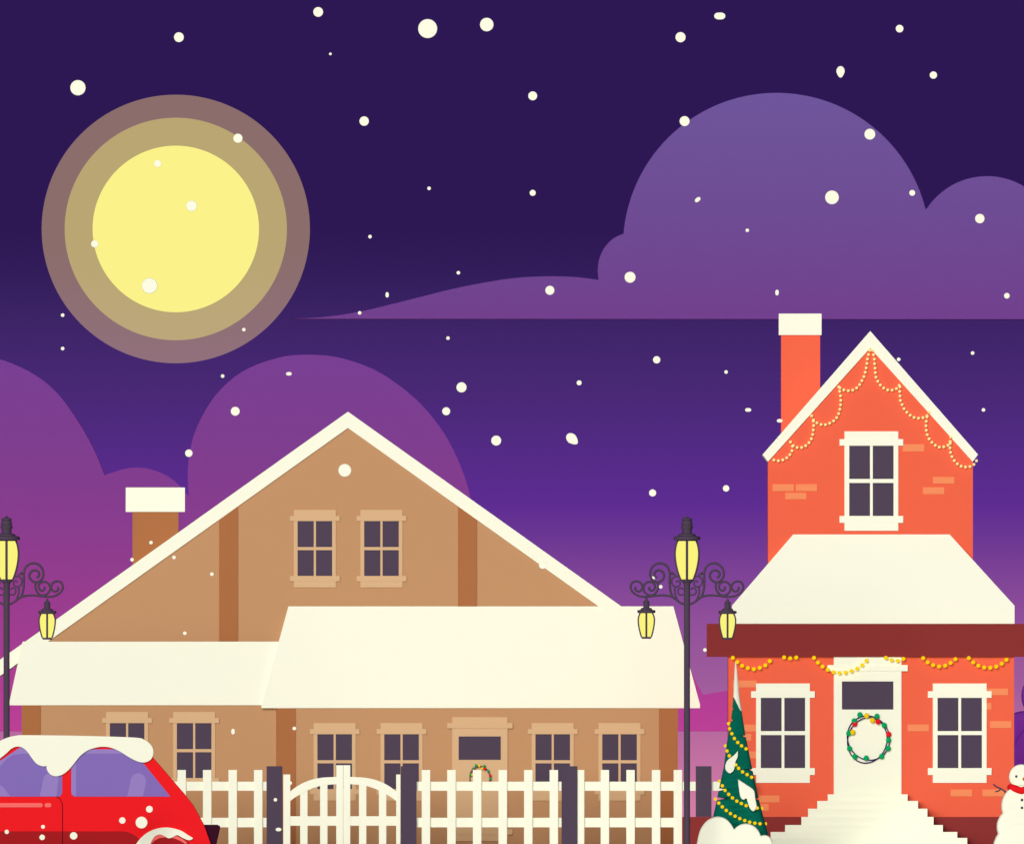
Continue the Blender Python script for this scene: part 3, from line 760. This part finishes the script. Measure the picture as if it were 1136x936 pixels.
FL = [  # photo x, y, radius, label, shape, turn in degrees
 (353, 13, 5.5, 'snowflake at the very top edge of the sky, above right of the moon'),
 (198.5, 41, 5.5, 'round snowflake high in the dark sky straight above the moon'),
 (86.5, 97, 8.6, 'big round snowflake above the left side of the moon rings'),
 (366.5, 59.5, 1.5, 'speck of snow high in the sky, below the topmost flake by the moon'),
 (264, 153, 5.2, 'round snowflake on the upper right of the moon rings'),
 (175, 181, 4, 'small snowflake near the top of the yellow moon disc'),
 (212.5, 228, 6, 'middle sized snowflake near the centre of the yellow moon disc'),
 (105, 270, 4, 'small snowflake on the left rim of the yellow moon disc'),
 (166, 316.5, 8.6, 'big snowflake low on the yellow moon disc'),
 (474.5, 31.5, 10.7, 'biggest round snowflake of all, at the top centre of the sky'),
 (540, 27, 7.6, 'large snowflake just right of the biggest one at the top'),
 (404, 134, 5.3, 'round snowflake alone in dark sky right of the moon'),
 (591, 106, 5, 'round snowflake below the pair of big flakes at the top centre'),
 (476, 208.5, 2, 'tiny snowflake in mid sky right of the moon, level with its upper half'),
 (591, 213.5, 3.4, 'small snowflake in dark sky left of the upper cloud'),
 (410.5, 262, 2, 'tiny snowflake level with the moon centre, right of its rings'),
 (508.5, 302, 2, 'tiny snowflake just above the rising tail of the upper cloud'),
 (699, 307, 6.2, 'round snowflake on the small left bump of the upper cloud'),
 (755, 41, 5.7, 'round snowflake in the sky well above the upper cloud'),
 (798.5, 17.5, 6.3, 'wide oval snowflake near the top above the upper cloud', 'oval', 0),
 (998, 31.5, 4.3, 'snowflake high in the sky toward the top right'),
 (932.5, 79, 6, 'pear shaped snowflake above the upper cloud', 'pear', 0),
 (1035.5, 83, 4.1, 'snowflake at the far right above the notch of the upper cloud'),
 (759.5, 134, 5.6, 'snowflake touching the upper left rim of the big cloud dome'),
 (965, 148.5, 6.1, 'snowflake touching the upper right rim of the big cloud dome'),
 (923, 218.5, 7.7, 'biggest snowflake in front of the upper cloud'),
 (1012, 213.5, 3.3, 'small snowflake just inside the right rim of the big cloud dome'),
 (774, 221, 3.6, 'slanted oval snowflake on the left half of the upper cloud', 'oval', 40),
 (829, 255, 2, 'tiny round snowflake in the middle of the upper cloud'),
 (1087, 242, 5.3, 'snowflake on the small right dome of the upper cloud'),
 (862, 324, 3.2, 'upright oval snowflake low on the cloud above the orange chimney', 'oval', 90),
 (1117, 327.5, 3.2, 'small snowflake low on the upper cloud at the right edge'),
 (69.5, 349, 2, 'tiny snowflake just outside the lower left of the moon rings'),
 (69.5, 386, 2, 'tiny snowflake below the moon, above the left billow of the magenta cloud'),
 (270.5, 365, 2, 'tiny snowflake on the lower right part of the outer moon ring'),
 (247, 416.5, 2, 'tiny snowflake just above left of the magenta cloud dome'),
 (261, 455.5, 5, 'round snowflake on the left part of the magenta cloud dome'),
 (320.5, 414, 3.2, 'flat oval snowflake near the top of the magenta cloud dome', 'oval', 0),
 (209.5, 502, 4.2, 'snowflake on the left rim of the magenta cloud dome, above the tan chimney'),
 (382.5, 521, 7.2, 'big snowflake in front of the tan gable above its two windows'),
 (167.5, 601, 2, 'tiny snowflake in front of the tan house chimney'),
 (146.5, 620, 2, 'tiny snowflake at the left foot of the tan house chimney'),
 (193, 617.5, 2, 'tiny snowflake just under the left roof edge of the tan gable'),
 (235, 636, 2, 'tiny snowflake left of the left timber post of the tan gable'),
 (205, 701.5, 2, 'tiny snowflake just above the left porch roof of the tan house'),
 (399, 346.5, 2, 'tiny snowflake on the thin left tail of the upper cloud'),
 (429.5, 326.5, 3, 'upright oval snowflake just above the thin tail of the upper cloud', 'oval', 90),
 (497, 374.5, 2, 'tiny snowflake just under the flat base of the upper cloud'),
 (512, 429, 5.7, 'upper one of two neighbouring round snowflakes right of the magenta cloud dome'),
 (495, 455.5, 4.5, 'lower smaller one of two neighbouring snowflakes at the magenta dome edge'),
 (550.5, 488, 5.6, 'round snowflake in the sky above the right slope of the tan roof'),
 (634.5, 486, 7.2, 'large slanted pear shaped snowflake in the sky between the two houses', 'pear', 48),
 (642.5, 424, 2.8, 'small snowflake above the large pear shaped flake between the houses'),
 (728.5, 398.5, 4.1, 'snowflake under the upper cloud base left of the orange chimney'),
 (610, 321.5, 5.1, 'round snowflake on the crest of the tail of the upper cloud'),
 (724, 546, 4, 'snowflake in the sky just above left of the lamp between the houses'),
 (805.5, 541, 3.6, 'snowflake in the sky between the street lamp top and the orange house'),
 (805.5, 412, 2, 'tiny snowflake in the sky left of the orange chimney'),
 (830, 454, 3.4, 'flat oval snowflake left of the orange chimney', 'oval', 0),
 (865, 466, 3.2, 'flat oval snowflake at the left edge of the orange chimney', 'oval', 0),
 (997, 398, 2, 'tiny snowflake just above the right roof slope of the orange house'),
 (1079, 391, 2, 'tiny snowflake in the sky right of the orange gable peak'),
 (1091, 454, 2, 'tiny snowflake in the sky right of the orange gable, nearer the eave'),
 (733, 650, 2, 'tiny snowflake inside the left scroll of the lamp between the houses'),
 (725, 640, 1.9, 'faint slanted snowflake caught on the left scroll of the middle lamp', 'oval', -45),
 (782, 720, 2, 'tiny snowflake at the left end of the maroon porch board'),
 (602, 626, 4.2, 'snowflake on the lower edge of the right roof slope of the tan gable'),
 (258.5, 810.5, 3.2, 'upright oval snowflake right of the tan window nearest the car', 'oval', 90),
 (326.5, 807, 2, 'tiny snowflake on the russet post left of the gate'),
 (305.5, 886, 2, 'tiny round snowflake in front of the dark post left of the gate'),
 (309, 919, 3.2, 'flat oval snowflake in front of the dark post left of the gate', 'oval', 0),
 (322, 867.5, 2, 'tiny snowflake on the hinge stile of the left gate leaf'),
 (165.7, 896.5, 3.8, 'topmost of three snowflakes in front of the red car tail'),
 (135.7, 909, 3.6, 'leftmost of three snowflakes in front of the red car tail'),
 (157, 911.3, 6.6, 'biggest snowflake in front of the red car, above its rear wheel arch'),
 (81.7, 926, 4.2, 'snowflake right of the door seam of the red car'),
 (47.7, 916, 2.2, 'upper tiny snowflake of two in front of the red car door'),
 (46.8, 927.7, 3.1, 'lower small snowflake of two in front of the red car door'),
 (7.5, 921.6, 2.4, 'tiny snowflake at the far left in front of the red car'),
]
for i, fl in enumerate(FL):
    x, y, r, lab = fl[:4]; kind = fl[4] if len(fl) > 4 else 'round'; rot = fl[5] if len(fl) > 5 else 0
    Y = 38.6 if y > 890 and x < 180 else 34 + (i * 7.3) % 4.5
    o = bpy.data.objects.new('snowflake', FM[kind]); col.objects.link(o)
    o.location = P(x, y, Y); kk = r * S(Y); o.scale = (kk, kk, kk); o.rotation_euler = (0, radians(-rot), 0)
    tag(o, lab, 'snowflake', 'falling snowflakes')

# ------------------------------------------------------------------ light, sky, camera
SUN_EL, SUN_AZ = radians(14), radians(-13)
sd = bpy.data.lights.new('sun', 'SUN'); sd.energy = 3.46; sd.angle = radians(36); sd.color = (1, .985, .95)
so = bpy.data.objects.new('sun', sd); col.objects.link(so)
so.rotation_euler = (pi / 2 - SUN_EL, 0, SUN_AZ); so.location = (0, -20, 20)

world = bpy.data.worlds.new('World'); scene.world = world; world.use_nodes = True
nt = world.node_tree; bg = nt.nodes['Background']
tc = nt.nodes.new('ShaderNodeTexCoord'); sep = nt.nodes.new('ShaderNodeSeparateXYZ')
mr = nt.nodes.new('ShaderNodeMapRange'); mr.inputs['From Min'].default_value = 0; mr.inputs['From Max'].default_value = .0087
cr = nt.nodes.new('ShaderNodeValToRGB')
nt.links.new(tc.outputs['Generated'], sep.inputs[0]); nt.links.new(sep.outputs['Z'], mr.inputs['Value'])
nt.links.new(mr.outputs[0], cr.inputs[0]); nt.links.new(cr.outputs['Color'], bg.inputs['Color'])
stops = [(940, (218, 133, 166)), (900, (211, 127, 165)), (812, (184, 106, 158)), (760, (160, 93, 156)), (690, (145, 80, 154)), (600, (110, 56, 147)),
         (556, (93, 44, 146)), (480, (80, 42, 128)), (420, (71, 40, 115)), (355, (61, 36, 102)), (300, (50, 29, 90)), (255, (45, 24, 84))]
el = cr.color_ramp.elements
for i, (y, c) in enumerate(stops):
    d = HZ - y; t = d / math.sqrt(F * F + d * d) / .0087
    e = el[i] if i < 1 else el.new(min(1, t))
    e.position = min(1, t); e.color = L3(*c) + (1,)
el[-1].color = L3(45, 24, 84) + (1,)

cam = bpy.data.cameras.new('camera'); co = bpy.data.objects.new('camera', cam); col.objects.link(co)
cam.sensor_width = 36; cam.lens = 36 * F / 1136
co.location = (0, -BACK, EYE); co.rotation_euler = (pi / 2, 0, 0)
cam.shift_y = (HZ - 467.4) / 1136; cam.clip_start = 5; cam.clip_end = 30000
scene.camera = co

vs_ = scene.view_settings
scene.display_settings.display_device = 'sRGB'
vs_.view_transform = 'Standard'; vs_.look = 'None'; vs_.exposure = 0; vs_.gamma = 1; vs_.use_curve_mapping = False
scene.cycles.max_bounces = 6; scene.cycles.diffuse_bounces = 3; scene.cycles.transparent_max_bounces = 12
try:
    scene.cycles.use_denoising = True; scene.cycles.denoiser = 'OPENIMAGEDENOISE'
except Exception: pass
